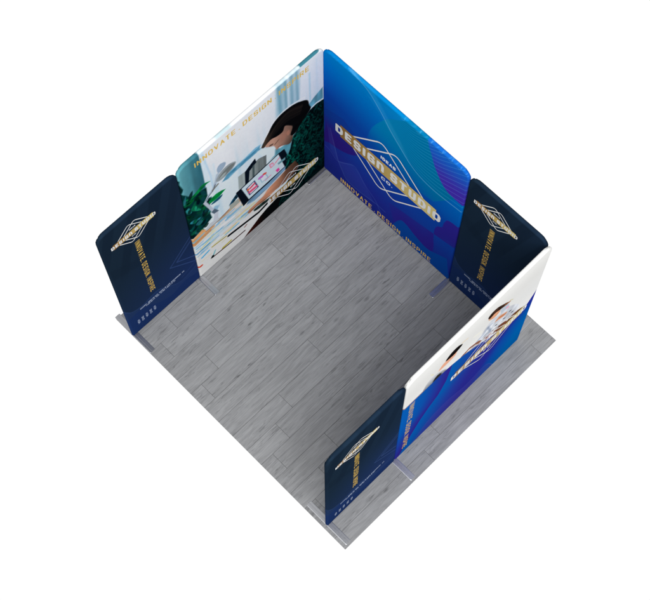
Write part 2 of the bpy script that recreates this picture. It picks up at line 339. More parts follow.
    for u in (.06, .12, .17, .22, .28, .34, .40, .46, .52):
        A.line([(u, H - .03), (u + .03, H - .006)], .008, rgb(120, 200, 236), .10)
    for u in (1.097, 1.304, 1.453, 1.601, 1.724, 1.839, 1.915):
        A.line([(u - .03, H - .035), (u, H - .040), (u + .015, H - .02), (u + .01, H)], .009, rgb(150, 214, 244), .28)

def art_navy(A, W, H):                       # dark banner with chevrons
    U, V = A.U, A.V
    def base(u, v):
        t = sstep(1.9, .1, v)[:, None]; s = np.clip(u / W, 0, 1)[:, None]
        k = np.clip(t * (.45 + .55 * s) + .12 * s, 0, 1)
        return rgb(24, 39, 54) * (1 - k) + rgb(31, 50, 95) * k
    A.fill(base)
    def A_fade(u, v):
        k = sstep(1.25, 1.9, v)[:, None]
        return rgb(17, 29, 44) * k + base(u, v) * (1 - k)
    for x0, w, a in ((.12, .13, .5), (.42, .12, .45), (.70, .16, .5), (.98, .13, .35)):   # slanting tone on tone beams
        A.poly([(x0, 2.7), (x0 + w, 2.7), (x0 + w - .42, 1.2), (x0 - .42, 1.2)], lambda u, v: A_fade(u, v), .012, a * .8)
    A.poly([(.0, 1.85), (.35, 1.62), (.35, 1.45), (.0, 1.62)], rgb(18, 30, 44), .03, .22)
    for x0 in (0, .16):
        A.line([(1.02, 1.18 - x0 * .6), (.666 + x0 * .6, .842), (1.02, .49 + x0 * .9)], .011, rgb(62, 86, 140), .75)
    A.line([(1.02, 1.12), (.76, .86), (1.02, .62)], .009, rgb(54, 76, 128), .5)
    A.line([(.985, .50), (.772, .405)], .009, rgb(58, 82, 136), .5)
    A.poly(curve([(-.05, .80), (.015, .72), (.07, .62), (.149, .572), (.25, .56), (.337, .586), (.45, .60), (.54, .521), (.65, .40), (.756, .331), (.9, .36), (1.05, .44)], 6) + [(1.05, -.05), (-.05, -.05)],
           rgb(36, 58, 104), .006, .55)
    A.poly(curve([(-.05, .52), (.05, .49), (.164, .50), (.312, .417), (.416, .292), (.6, .20), (.8, .26), (1.05, .18)], 6) + [(1.05, -.05), (-.05, -.05)],
           rgb(24, 46, 96), .006, .6)
    A.line(curve([(-.05, .80), (.015, .72), (.07, .62), (.149, .572), (.25, .56), (.337, .586), (.45, .60), (.54, .521), (.65, .40), (.756, .331), (.9, .36), (1.05, .44)], 6), .010, rgb(58, 84, 134), .45)
    A.mask(sstep(H - .034, H - .02, V) * .12, rgb(50, 76, 104))  # paler top rim, painted as the tube's edge highlight

def art_office(A, W, H):                     # two people at work above a blue field
    A.U = A.U + .039                         # the picture sits a hand's width left of the panel's end
    U, V = A.U, A.V
    A.fill(lambda u, v: rgb(228, 228, 226)[None] * (1 - .045 * np.exp(-((v - 2.15) / .30) ** 2))[:, None])
    A.mask(np.exp(-(((U - 1.75) / .4) ** 2 + ((V - 1.75) / .25) ** 2)) * .35, rgb(206, 208, 210))
    # woman with a tablet
    A.poly(closed([(1.0, 1.66), (1.09, 1.80), (1.16, 1.98), (1.24, 2.05), (1.33, 1.98), (1.48, 1.93), (1.62, 1.75), (1.70, 1.58), (1.66, 1.45), (1.3, 1.45)], 4), lambda u, v: rgb(214, 218, 226)[None] * (.82 + .26 * N1(u * 16, v * 10))[:, None], .012)
    A.line(curve([(1.0, 1.70), (1.071, 1.79), (1.14, 1.80), (1.20, 1.89), (1.25, 1.90)], 6), .035, rgb(158, 170, 190), .8, .012)
    A.line([(1.19, 1.92), (1.26, 1.70), (1.24, 1.52)], .03, rgb(120, 134, 158), .6, .014)
    A.line([(1.05, 1.74), (1.18, 1.72), (1.30, 1.62)], .02, rgb(150, 166, 192), .6, .012)
    A.poly(closed([(1.163, 2.16), (1.19, 2.20), (1.28, 2.22), (1.33, 2.18), (1.33, 2.09), (1.27, 2.05), (1.21, 2.09)], 4), lambda u, v: rgb(206, 148, 116)[None] * (.8 + .3 * N2(u * 20, v * 12))[:, None], .01)
    A.poly(closed([(1.145, 2.25), (1.18, 2.31), (1.26, 2.31), (1.34, 2.24), (1.42, 2.16), (1.46, 2.09), (1.40, 2.10), (1.32, 2.15), (1.24, 2.19), (1.18, 2.17)], 4), lambda u, v: rgb(52, 34, 26)[None] * (.5 + .9 * N1(u * 26, v * 20))[:, None], .008)
    A.line([(1.40, 2.14), (1.47, 2.09)], .03, rgb(160, 96, 60), .9)
    A.poly([(1.33, 2.13), (1.46, 2.08), (1.49, 1.93), (1.37, 1.95)], rgb(176, 186, 200), .012, .9)
    A.poly([(1.437, 1.985), (1.475, 1.98), (1.485, 1.925), (1.447, 1.935)], rgb(236, 150, 176), .01)
    A.line([(1.47, 2.13), (1.52, 2.06)], .014, rgb(196, 188, 150), .8)
    A.poly(closed([(1.30, 1.85), (1.35, 1.91), (1.42, 1.86), (1.49, 1.79), (1.445, 1.75), (1.36, 1.81)], 4), rgb(206, 140, 104), .01)
    A.line([(1.36, 1.86), (1.47, 1.77)], .012, rgb(140, 80, 56), .8)
    A.line([(1.235, 1.53), (1.31, 1.58)], .03, rgb(206, 60, 52), .9); A.line([(1.21, 1.49), (1.26, 1.50)], .025, rgb(48, 30, 30), .9)
    A.line([(1.12, 1.63), (1.3, 1.60), (1.45, 1.60), (1.55, 1.66)], .012, rgb(84, 96, 124), .6)
    for a, b in ((1.33, 1.70), (1.45, 1.66), (1.53, 1.72), (1.58, 1.60), (1.40, 1.55)):
        A.line([(a, b), (a + .03, b - .03)], .02, rgb(40, 44, 58), .8)
    # man at the left
    A.poly(closed([(.30, 1.86), (.342, 2.02), (.432, 2.07), (.538, 1.98), (.62, 1.86), (.64, 1.70), (.34, 1.75)], 4), lambda u, v: rgb(176, 178, 182)[None] * (.55 + .6 * np.clip((v - 1.75) / .3, 0, 1))[:, None], .014)
    A.poly(closed([(.44, 1.90), (.49, 1.96), (.55, 1.90), (.54, 1.80), (.45, 1.82)], 4), rgb(44, 42, 42), .014)
    A.poly(closed([(.55, 2.17), (.62, 2.16), (.70, 2.15), (.735, 2.15), (.715, 2.06), (.62, 2.04), (.505, 2.05), (.50, 2.10)], 4), rgb(222, 164, 136), .012)
    A.poly(closed([(.575, 2.19), (.61, 2.26), (.67, 2.30), (.74, 2.29), (.80, 2.22), (.775, 2.17), (.70, 2.135), (.62, 2.15)], 4), lambda u, v: rgb(22, 19, 18)[None] * (.6 + .7 * N1(u * 26, v * 20))[:, None], .008)
    A.line([(.79, 2.27), (.87, 2.24)], .02, rgb(222, 196, 150), .7)
    A.line([(.38, 2.2), (.42, 2.12)], .012, rgb(226, 216, 160), .7)
    A.line([(.86, 1.76), (.95, 1.79), (1.07, 1.72), (1.12, 1.64)], .05, rgb(132, 80, 58), .9)
    A.line([(.98, 2.06), (1.08, 2.0)], .03, rgb(236, 234, 214), .6)
    # blue field
    vb = np.interp(U, [-.1, .015, .331, .56, .701, .896, 1.0, 1.136, 1.25, 1.387, 1.52, 1.657, 1.80, 1.871, 1.936, 2.0], [1.857, 1.856, 1.851, 1.843, 1.814, 1.736, 1.66, 1.56, 1.46, 1.36, 1.29, 1.24, 1.24, 1.30, 1.45, 1.62])
    A.mask(np.exp(-((V - vb - .10) / .05) ** 2) * sstep(1.15, 1.3, U) * sstep(1.85, 1.7, U) * .5, rgb(198, 204, 214))
    for k in range(26):
        a = 1.16 + .62 * rng.random(); b = np.interp(a, [1.136, 1.387, 1.657, 1.8], [1.58, 1.38, 1.26, 1.26]) + .01 + .16 * rng.random()
        A.line([(a, b), (a + .02 + .05 * rng.random(), b - .02 - .03 * rng.random())], .018, rgb(*[(92, 58, 42), (60, 62, 74), (150, 104, 84), (170, 178, 194), (214, 216, 220)][k % 5]), .7, .010)
    A.poly(closed([(1.52, 1.36), (1.60, 1.45), (1.72, 1.42), (1.80, 1.33), (1.74, 1.27), (1.62, 1.29)], 4), rgb(104, 62, 42), .012)
    A.poly(closed([(1.34, 1.45), (1.42, 1.53), (1.52, 1.47), (1.55, 1.36), (1.44, 1.36)], 4), rgb(116, 68, 46), .012)
    A.mask((1 - sstep(.0, .022, np.abs(V - vb - .012))) * (1 - sstep(.30, .36, U)) * .9, rgb(150, 90, 50))
    A.mask((1 - sstep(.0, .018, np.abs(V - vb - .012))) * sstep(.85, .9, U) * (1 - sstep(1.1, 1.2, U)) * .6, rgb(140, 90, 60))
    fld = sstep(.006, -.006, V - vb)
    def blue(u, v):
        ev = np.array([-.2, .05, .2, .5, .769, .962, 1.107, 1.379, 1.636, 1.9])
        eu = np.array([.05, .10, .15, .25, .359, .472, .588, .673, .70, .72])
        q = u - np.interp(v, ev, eu)
        def ramp(x, stops):
            return np.stack([np.interp(x, [a for a, _ in stops], [c[k] / 255 for _, c in stops]) for k in range(3)], 1)
        left = ramp(q, [(-.6, (8, 88, 172)), (-.35, (12, 78, 164)), (-.10, (38, 46, 142)), (0, (46, 32, 130))])
        right = ramp(q, [(0, (4, 88, 168)), (.25, (20, 72, 158)), (.50, (34, 54, 148)), (.80, (40, 40, 138)), (1.05, (36, 42, 142)), (1.25, (14, 70, 158)), (1.6, (0, 92, 166))])
        e = sstep(-.006, .006, q)[:, None]
        out = left * (1 - e) + right * e
        r = (sstep(1.2, 1.8, u) * sstep(.95, 1.40, v))[:, None] * .85
        out = out * (1 - r) + rgb(38, 34, 144) * r
        return out
    A.mask(fld, blue)
    A.poly(curve([(.25, -.05), (.5, .35), (.8, .42), (1.1, .30), (1.4, .34), (1.6, -.05)], 6), rgb(64, 62, 152), .006, .45)
    A.line(curve([(.25, -.05), (.5, .35), (.8, .42), (1.1, .30), (1.4, .34), (1.6, -.05)], 6), .010, rgb(120, 130, 210), .2)
    A.U = A.U - .039

# ---------------------------------------------------------------- stroke lettering
GL = {
 'D': (.92, [[(0, 0), (0, 1), (.72, 1), (1, .74), (1, .26), (.72, 0), (0, 0)]]),
 'E': (.80, [[(1, 1), (0, 1), (0, 0), (1, 0)], [(0, .5), (.85, .5)]]),
 'S': (.86, [[(1, .86), (.85, 1), (.15, 1), (0, .86), (0, .62), (.13, .5), (.87, .5), (1, .38), (1, .14), (.85, 0), (.15, 0), (0, .14)]]),
 'I': (.0, [[(0, 0), (0, 1)]]),
 'G': (.90, [[(1, .84), (.85, 1), (.15, 1), (0, .84), (0, .16), (.15, 0), (1, 0), (1, .46), (.62, .46)]]),
 'N': (.86, [[(0, 0), (0, 1), (1, 0), (1, 1)]]),
 'n': (.86, [[(0, 0), (0, 1), (.75, 1), (1, .76), (1, 0)]]),
 'T': (.82, [[(0, 1), (1, 1)], [(.5, 1), (.5, 0)]]),
 'U': (.86, [[(0, 1), (0, .16), (.16, 0), (.84, 0), (1, .16), (1, 1)]]),
 'O': (.92, [[(.2, 0), (0, .2), (0, .8), (.2, 1), (.8, 1), (1, .8), (1, .2), (.8, 0), (.2, 0)]]),
 'V': (.92, [[(0, 1), (.5, 0), (1, 1)]]),
 'A': (.92, [[(0, 0), (.5, 1), (1, 0)], [(.2, .34), (.8, .34)]]),
 'P': (.82, [[(0, 0), (0, 1), (.84, 1), (1, .86), (1, .58), (.84, .44), (0, .44)]]),
 'R': (.84, [[(0, 0), (0, 1), (.84, 1), (1, .86), (1, .60), (.84, .46), (0, .46)], [(.5, .46), (1, 0)]]),
 'C': (.86, [[(1, .84), (.85, 1), (.15, 1), (0, .84), (0, .16), (.15, 0), (.85, 0), (1, .16)]]),
 '.': (.0, [[(0, .02), (0.001, .02)]]),
}
def text_strokes(s, width, height, th, gap, space):
    """Centre lines of a word set to fit the given width; origin at its lower left."""
    h = height - th
    tot = 0
    for i, ch in enumerate(s):
        tot += space if ch == ' ' else GL[ch][0] + gap
    tot -= gap
    n = sum(1 for ch in s if ch != ' ')
    k = (width - n * th) / tot           # letter width unit
    out = []; x = th / 2
    for ch in s:
        if ch == ' ': x += space * k; continue
        w, st = GL[ch]
        for pl in st:
            out.append([(x + a * w * k, th / 2 + b * h) for a, b in pl])
        x += w * k + gap * k + th
    return out

def runs_mesh(name, mask, x0, z0, step, y, parent, mat, attr=None):
    """A thin ink layer: one quad per run of filled cells, on the plane y of its panel."""
    verts, faces = [], []
    rows = {}
    H_, W_ = mask.shape
    live = {}
    def emit(a, b, r0, r1):
        i = len(verts)
        xa, xb, za, zb = x0 + a * step, x0 + b * step, z0 + r0 * step, z0 + r1 * step
        verts.extend([(xa, y, za), (xb, y, za), (xb, y, zb), (xa, y, zb)])
        faces.append((i, i + 1, i + 2, i + 3))
    for r in range(H_ + 1):
        cur = set()
        if r < H_:
            d = np.diff(np.concatenate(([0], mask[r].astype(int), [0])))
            cur = set(zip(np.where(d == 1)[0].tolist(), np.where(d == -1)[0].tolist()))
        for k in list(live):
            if k not in cur: emit(k[0], k[1], live.pop(k), r)
        for k in cur:
            live.setdefault(k, r)
    me = bpy.data.meshes.new(name); me.from_pydata(verts, [], faces); me.update()
    o = bpy.data.objects.new(name, me); COL.objects.link(o)
    me.materials.append(mat); o.parent = parent
    return o

def stroke_mask(strokes, th, x0, x1, z0, z1, step):
    nx = int((x1 - x0) / step) + 1; nz = int((z1 - z0) / step) + 1
    m = np.zeros((nz, nx), bool)
    for pl in strokes:
        xs = [p[0] for p in pl]; zs = [p[1] for p in pl]
        i0 = max(0, int((min(xs) - th - x0) / step)); i1 = min(nx, int((max(xs) + th - x0) / step) + 2)
        j0 = max(0, int((min(zs) - th - z0) / step)); j1 = min(nz, int((max(zs) + th - z0) / step) + 2)
        if i1 <= i0 or j1 <= j0: continue
        X, Z = np.meshgrid(x0 + (np.arange(i0, i1) + .5) * step, z0 + (np.arange(j0, j1) + .5) * step)
        m[j0:j1, i0:i1] |= seg_dist(X, Z, pl) <= th / 2
    return m

# ---------------------------------------------------------------- materials
def new_mat(name):
    m = bpy.data.materials.new(name); m.use_nodes = True
    nt = m.node_tree; nt.nodes.clear()
    out = nt.nodes.new('ShaderNodeOutputMaterial'); p = nt.nodes.new('ShaderNodeBsdfPrincipled')
    nt.links.new(p.outputs[0], out.inputs[0])
    return m, nt, p

def weave(nt, p, strength=.05):
    tc = nt.nodes.new('ShaderNodeTexCoord'); n = nt.nodes.new('ShaderNodeTexNoise')
    n.inputs['Scale'].default_value = 3.0; n.inputs['Detail'].default_value = 5
    b = nt.nodes.new('ShaderNodeBump'); b.inputs['Strength'].default_value = strength; b.inputs['Distance'].default_value = .02
    nt.links.new(tc.outputs['Object'], n.inputs['Vector']); nt.links.new(n.outputs['Fac'], b.inputs['Height']); nt.links.new(b.outputs[0], p.inputs['Normal'])

MAT_PRINT, nt, p = new_mat('printed_stretch_fabric')
a = nt.nodes.new('ShaderNodeVertexColor'); a.layer_name = 'ink'
nt.links.new(a.outputs[0], p.inputs['Base Color'])
p.inputs['Roughness'].default_value = .62; p.inputs['Specular IOR Level'].default_value = .0
weave(nt, p)

def ink(name, c, rough=.5):
    m, nt, p = new_mat(name)
    n = nt.nodes.new('ShaderNodeTexNoise'); n.inputs['Scale'].default_value = 40
    mx = nt.nodes.new('ShaderNodeMix'); mx.data_type = 'RGBA'
    l = lin(rgb(*c))
    mx.inputs[6].default_value = (*(l * .94), 1); mx.inputs[7].default_value = (*l, 1)
    nt.links.new(n.outputs['Fac'], mx.inputs[0]); nt.links.new(mx.outputs[2], p.inputs['Base Color'])
    p.inputs['Roughness'].default_value = rough; p.inputs['Specular IOR Level'].default_value = .2
    return m
MAT_WHITE = ink('white_ink', (238, 238, 236))
MAT_GOLDINK = ink('gold_ink', (206, 166, 66))
MAT_SMALL = ink('pale_ink', (176, 186, 204))

MAT_BANNER, nt, p = new_mat('gold_gradient_ink')
tc = nt.nodes.new('ShaderNodeTexCoord'); sp = nt.nodes.new('ShaderNodeSeparateXYZ'); cr = nt.nodes.new('ShaderNodeValToRGB')
nt.links.new(tc.outputs['Generated'], sp.inputs[0]); nt.links.new(sp.outputs[0], cr.inputs[0]); nt.links.new(cr.outputs[0], p.inputs['Base Color'])
e = cr.color_ramp.elements
e[0].position = 0; e[0].color = (*lin(rgb(150, 108, 48)), 1); e[1].position = 1; e[1].color = (*lin(rgb(222, 204, 132)), 1)
for pos, c in ((.25, (172, 136, 62)), (.5, (196, 166, 90)), (.75, (212, 188, 112))):
    q = e.new(pos); q.color = (*lin(rgb(*c)), 1)
p.inputs['Roughness'].default_value = .45; p.inputs['Specular IOR Level'].default_value = .25

MAT_METAL, nt, p = new_mat('brushed_aluminium')
tc = nt.nodes.new('ShaderNodeTexCoord'); mp = nt.nodes.new('ShaderNodeMapping'); mp.inputs['Scale'].default_value = (60, 4, 4)
n = nt.nodes.new('ShaderNodeTexNoise'); n.inputs['Scale'].default_value = 8
nt.links.new(tc.outputs['Object'], mp.inputs[0]); nt.links.new(mp.outputs[0], n.inputs['Vector'])
mr = nt.nodes.new('ShaderNodeMapRange'); mr.inputs[3].default_value = .24; mr.inputs[4].default_value = .36
nt.links.new(n.outputs['Fac'], mr.inputs[0]); nt.links.new(mr.outputs[0], p.inputs['Roughness'])
p.inputs['Metallic'].default_value = .9; p.inputs['Base Color'].default_value = (.55, .56, .59, 1)

# grey oak vinyl planks
MAT_FLOOR, nt, p = new_mat('grey_oak_planks')
N = nt.nodes.new; Lk = nt.links.new
tc = N('ShaderNodeTexCoord'); at = N('ShaderNodeVertexColor'); at.layer_name = 'plank'
ofs = N('ShaderNodeVectorMath'); ofs.operation = 'SCALE'; ofs.inputs['Scale'].default_value = 17.0
Lk(at.outputs[0], ofs.inputs[0])
add = N('ShaderNodeVectorMath'); add.operation = 'ADD'; Lk(tc.outputs['Object'], add.inputs[0]); Lk(ofs.outputs[0], add.inputs[1])
def mapped(sx, sy):
    m = N('ShaderNodeMapping'); m.inputs['Scale'].default_value = (sx, sy, 1); Lk(add.outputs[0], m.inputs[0]); return m
m1 = mapped(9, 1.1)      # cathedral figure
n1 = N('ShaderNodeTexNoise'); n1.inputs['Scale'].default_value = 1.0; n1.inputs['Detail'].default_value = 3; n1.inputs['Distortion'].default_value = .6; Lk(m1.outputs[0], n1.inputs['Vector'])
mul = N('ShaderNodeMath'); mul.operation = 'MULTIPLY'; mul.inputs[1].default_value = 9.0; Lk(n1.outputs['Fac'], mul.inputs[0])
pp = N('ShaderNodeMath'); pp.operation = 'PINGPONG'; pp.inputs[1].default_value = 1.0; Lk(mul.outputs[0], pp.inputs[0])
m2 = mapped(150, 5)      # fine fibre
n2 = N('ShaderNodeTexNoise'); n2.inputs['Scale'].default_value = 1.0; n2.inputs['Detail'].default_value = 5; n2.inputs['Roughness'].default_value = .65; Lk(m2.outputs[0], n2.inputs['Vector'])
m3 = mapped(44, 6.5)     # dark smoky streaks
n3 = N('ShaderNodeTexNoise'); n3.inputs['Scale'].default_value = 1.0; n3.inputs['Detail'].default_value = 6; n3.inputs['Roughness'].default_value = .62; n3.inputs['Distortion'].default_value = .8; Lk(m3.outputs[0], n3.inputs['Vector'])
r3 = N('ShaderNodeMapRange'); r3.inputs[1].default_value = .52; r3.inputs[2].default_value = .74; r3.inputs[3].default_value = 0; r3.inputs[4].default_value = 1; Lk(n3.outputs['Fac'], r3.inputs[0])
m4 = mapped(5.5, 2.4)    # knots
vo = N('ShaderNodeTexVoronoi'); vo.inputs['Scale'].default_value = 1.0; Lk(m4.outputs[0], vo.inputs['Vector'])
r4 = N('ShaderNodeMapRange'); r4.inputs[1].default_value = .045; r4.inputs[2].default_value = .12; r4.inputs[3].default_value = 1; r4.inputs[4].default_value = 0; Lk(vo.outputs['Distance'], r4.inputs[0])
def mathn(op, a, b):
    m = N('ShaderNodeMath'); m.operation = op
    for i, x in enumerate((a, b)):
        if isinstance(x, (int, float)): m.inputs[i].default_value = x
        else: Lk(x, m.inputs[i])
    return m.outputs[0]
sepc = N('ShaderNodeSeparateColor'); Lk(at.outputs[0], sepc.inputs[0])
val = mathn('ADD', mathn('MULTIPLY', n2.outputs['Fac'], .52), mathn('MULTIPLY', pp.outputs[0], .11))
val = mathn('ADD', val, mathn('MULTIPLY', sepc.outputs[0], .08))
m5 = mapped(8.5, 1.6)     # where the dark flecks gather
n5 = N('ShaderNodeTexNoise'); n5.inputs['Scale'].default_value = 1.0; n5.inputs['Detail'].default_value = 2; Lk(m5.outputs[0], n5.inputs['Vector'])
r5 = N('ShaderNodeMapRange'); r5.inputs[1].default_value = .44; r5.inputs[2].default_value = .66; r5.inputs[3].default_value = .12; r5.inputs[4].default_value = 1; Lk(n5.outputs['Fac'], r5.inputs[0])
val = mathn('SUBTRACT', val, mathn('MULTIPLY', mathn('MULTIPLY', r3.outputs[0], r5.outputs[0]), .40))
val = mathn('SUBTRACT', val, mathn('MULTIPLY', r4.outputs[0], .16))
cr = N('ShaderNodeValToRGB'); Lk(val, cr.inputs[0])
e = cr.color_ramp.elements
FLOOR_DARK, FLOOR_LIGHT = .13, .42
e[0].position = .05; e[0].color = (FLOOR_DARK, FLOOR_DARK * 1.01, FLOOR_DARK * 1.04, 1)
e[1].position = .66; e[1].color = (FLOOR_LIGHT, FLOOR_LIGHT * 1.01, FLOOR_LIGHT * 1.03, 1)
FLOOR_RAMP = cr
Lk(cr.outputs[0], p.inputs['Base Color'])
p.inputs['Roughness'].default_value = .5; p.inputs['Specular IOR Level'].default_value = .3
bp = N('ShaderNodeBump'); bp.inputs['Strength'].default_value = .12; bp.inputs['Distance'].default_value = .002; Lk(n2.outputs['Fac'], bp.inputs['Height']); Lk(bp.outputs[0], p.inputs['Normal'])

MAT_EDGE = ink('pale_board_edge', (196, 196, 196), .6)
MAT_SEAM, nt2, p2 = new_mat('dark_plank_joint')
n = nt2.nodes.new('ShaderNodeTexNoise'); n.inputs['Scale'].default_value = 9
cr2 = nt2.nodes.new('ShaderNodeValToRGB'); cr2.color_ramp.elements[0].color = (.07, .07, .075, 1); cr2.color_ramp.elements[1].color = (.10, .10, .105, 1)
nt2.links.new(n.outputs['Fac'], cr2.inputs[0]); nt2.links.new(cr2.outputs[0], p2.inputs['Base Color']); p2.inputs['Roughness'].default_value = .7

# ---------------------------------------------------------------- floor
def build_floor():
    x0, x1, y0, y1 = FLOOR
    verts, faces, mats, pl = [], [], [], []
    def box(ax, bx, ay, by, az, bz, mi, r, bev=0):
        i = len(verts)
        verts.extend([(ax, ay, az), (bx, ay, az), (bx, by, az), (ax, by, az),
                      (ax + bev, ay + bev, bz), (bx - bev, ay + bev, bz), (bx - bev, by - bev, bz), (ax + bev, by - bev, bz)])
        for f in ((0, 3, 2, 1), (4, 5, 6, 7), (0, 1, 5, 4), (1, 2, 6, 5), (2, 3, 7, 6), (3, 0, 4, 7)):
            faces.append(tuple(i + k for k in f)); mats.append(mi); pl.append(r)
    box(x0 + .001, x1 - .001, y0 + .001, y1 - .001, -.020, -.0035, 1, (0, 0, 0))
    mats[-6:] = [2, 1, 2, 2, 2, 2]
    rowx = [.040 + .2215 * k for k in range(-2, 16)]
    butt = {0: .84, 1: 1.09, 2: .55, 3: .837, 4: 1.095, 5: 1.353, 6: 1.608, 7: .574, 8: .83, 9: 1.084, 10: .53, 11: .84, 12: 1.10, 13: 1.353, 14: 1.60, -1: .32, -2: 1.35}
    g = .0010
    for k in range(len(rowx)):
        ax = max(rowx[k], x0); bx = min(rowx[k] + .2215, x1)
        if bx - ax < .01: continue
        b = -butt.get(k - 2, .5)
        cuts = [y0]
        c = b - 1.695 * 3
        while c < y1:
            if y0 + .02 < c < y1 - .02: cuts.append(c)
            c += 1.695
        cuts.append(y1)
        for a_, b_ in zip(cuts[:-1], cuts[1:]):
            r = tuple(rng.random(3))
            box(ax + (g if ax > x0 else 0), bx - (g if bx < x1 else 0), a_ + (g if a_ > y0 else 0), b_ - (g if b_ < y1 else 0), -.0034, 0, 0, r, .0008)
    me = bpy.data.meshes.new('floor'); me.from_pydata(verts, [], faces); me.update()
    me.materials.append(MAT_FLOOR); me.materials.append(MAT_SEAM); me.materials.append(MAT_EDGE)
    me.polygons.foreach_set('material_index', mats)
    ca = me.color_attributes.new('plank', 'FLOAT_COLOR', 'CORNER')
    buf = []
    for pg, r in zip(me.polygons, pl): buf.extend([*r, 1.0] * pg.loop_total)
    ca.data.foreach_set('color', buf)
    o = bpy.data.objects.new('floor', me); COL.objects.link(o)
    o['kind'] = 'structure'
    o['label'] = 'square floor of grey wood look planks under the display walls'
build_floor()

# ---------------------------------------------------------------- fabric display panels
def line_coords(L, step, both=(True, True)):
    e = [0, .0012, .004, .008, .013, .018, .023]
    lo = e; hi = [L - x for x in reversed(e)]
    n = max(2, int((L - .05) / step))
    mid = list(np.linspace(.023, L - .023, n + 2)[1:-1])
    return np.array(lo + mid + hi)

def rounded_dist(x, z, W, H, rt, rb):
    """Distance inwards from a rounded rectangle; also the clamped point."""
    X, Z = x.copy(), z.copy()
    d = np.minimum(np.minimum(x, W - x), np.minimum(z, H - z))
    for cx_, cz_, r, sx, sz in ((rt, H - rt, rt, -1, 1), (W - rt, H - rt, rt, 1, 1), (rb, rb, rb, -1, -1), (W - rb, rb, rb, 1, -1)):
        m = ((X - cx_) * sx > 0) & ((Z - cz_) * sz > 0)
        dx, dz = X[m] - cx_, Z[m] - cz_
        q = np.sqrt(dx * dx + dz * dz) + 1e-9
        f = np.minimum(1, r / q)
        X[m] = cx_ + dx * f; Z[m] = cz_ + dz * f
        d[m] = np.maximum(0, r - q)
    return X, Z, d

def fabric(name, W, H, art, parent, step=.0045, rt=.11, words=(), xo=0.0, rb=.012):
    xs, zs = line_coords(W, step), line_coords(H, step)
    verts, faces, U, V = [], [], [], []
    base = 0
    R = .0215
    parts = []
    for side, (ax, az) in enumerate(((xs, zs), (line_coords(W, .03), line_coords(H, .03)))):
        X, Z = np.meshgrid(ax, az)
        x, z, d = rounded_dist(X.ravel(), Z.ravel(), W, H, rt, rb)
        prof = np.sqrt(np.clip(1 - (1 - np.clip(d / R, 0, 1)) ** 2, 0, 1)) * THICK / 2
        y = THICK / 2 - prof if side == 0 else THICK / 2 + prof
        parts.append((x, y, z, ax, az, base))
        base += len(x)
    allx = np.concatenate([q[0] for q in parts]); ally = np.concatenate([q[1] for q in parts]); allz = np.concatenate([q[2] for q in parts])
    F = []
    for s, (x, y, z, ax, az, b0) in enumerate(parts):
        nx, nz = len(ax), len(az)
        i, j = np.meshgrid(np.arange(nx - 1), np.arange(nz - 1))
        k = (b0 + j * nx + i).ravel()
        q = np.stack([k, k + 1, k + 1 + nx, k + nx], 1)
        F.append(q if s == 0 else q[:, ::-1])
    F = np.concatenate(F)
    me = bpy.data.meshes.new(name)
    me.vertices.add(len(allx)); me.vertices.foreach_set('co', np.stack([allx, ally, allz], 1).astype(np.float32).ravel())
    me.loops.add(F.size); me.loops.foreach_set('vertex_index', F.astype(np.int32).ravel())
    me.polygons.add(len(F)); me.polygons.foreach_set('loop_start', np.arange(0, F.size, 4, dtype=np.int32))
    me.polygons.foreach_set('use_smooth', np.ones(len(F), bool))
    me.update(calc_edges=True); me.validate()
    A = Art(allx + xo, allz + BASE_Z)
    art(A, W + xo, H + BASE_Z)
    A.front = ally
    for w_ in words: w_(A)
    c = np.clip(lin(np.clip(A.c, 0, 1)) * GAIN, 0, .9)
    rgba = np.concatenate([c, np.ones((len(c), 1))], 1).astype(np.float32)
    ca = me.color_attributes.new('ink', 'FLOAT_COLOR', 'POINT'); ca.data.foreach_set('color', rgba.ravel())
    me.materials.append(MAT_PRINT)
    o = bpy.data.objects.new(name, me); COL.objects.link(o); o.parent = parent
    o.location = (xo, 0, BASE_Z)
    return o

def foot(parent, u, half=.295, lift=0.0):
    """Flat aluminium base plate crossing under the panel, with a raised spine."""
    w, t = .034, .005
    prof = [(-w, 0), (-w, t * .7), (-w + .006, t), (-.006, t), (-.004, t + .003), (.004, t + .003), (.006, t), (w - .006, t), (w, t * .7), (w, 0)]
    yc = THICK / 2
    rings = []
    for y, s in ((-half, .86), (-half + .004, .96), (-half + .012, 1), (half - .012, 1), (half - .004, .96), (half, .86)):
        rings.append([(u + a * s, yc + y, .0006 + b) for a, b in prof])
    verts = [v for r in rings for v in r]; n = len(prof); faces = []
    for i in range(len(rings) - 1):
        for k in range(n):
            a, b = i * n + k, i * n + (k + 1) % n
            faces.append((a, b, b + n, a + n))
    faces.append(tuple(range(n - 1, -1, -1))); faces.append(tuple((len(rings) - 1) * n + k for k in range(n)))
    me = bpy.data.meshes.new('foot_plate'); me.from_pydata(verts, [], faces); me.update()
    import bmesh
    bm = bmesh.new(); bm.from_mesh(me); bmesh.ops.recalc_face_normals(bm, faces=bm.faces); bm.to_mesh(me); bm.free()
    me.materials.append(MAT_METAL)
    o = bpy.data.objects.new('foot_plate', me); COL.objects.link(o); o.parent = parent
    return o

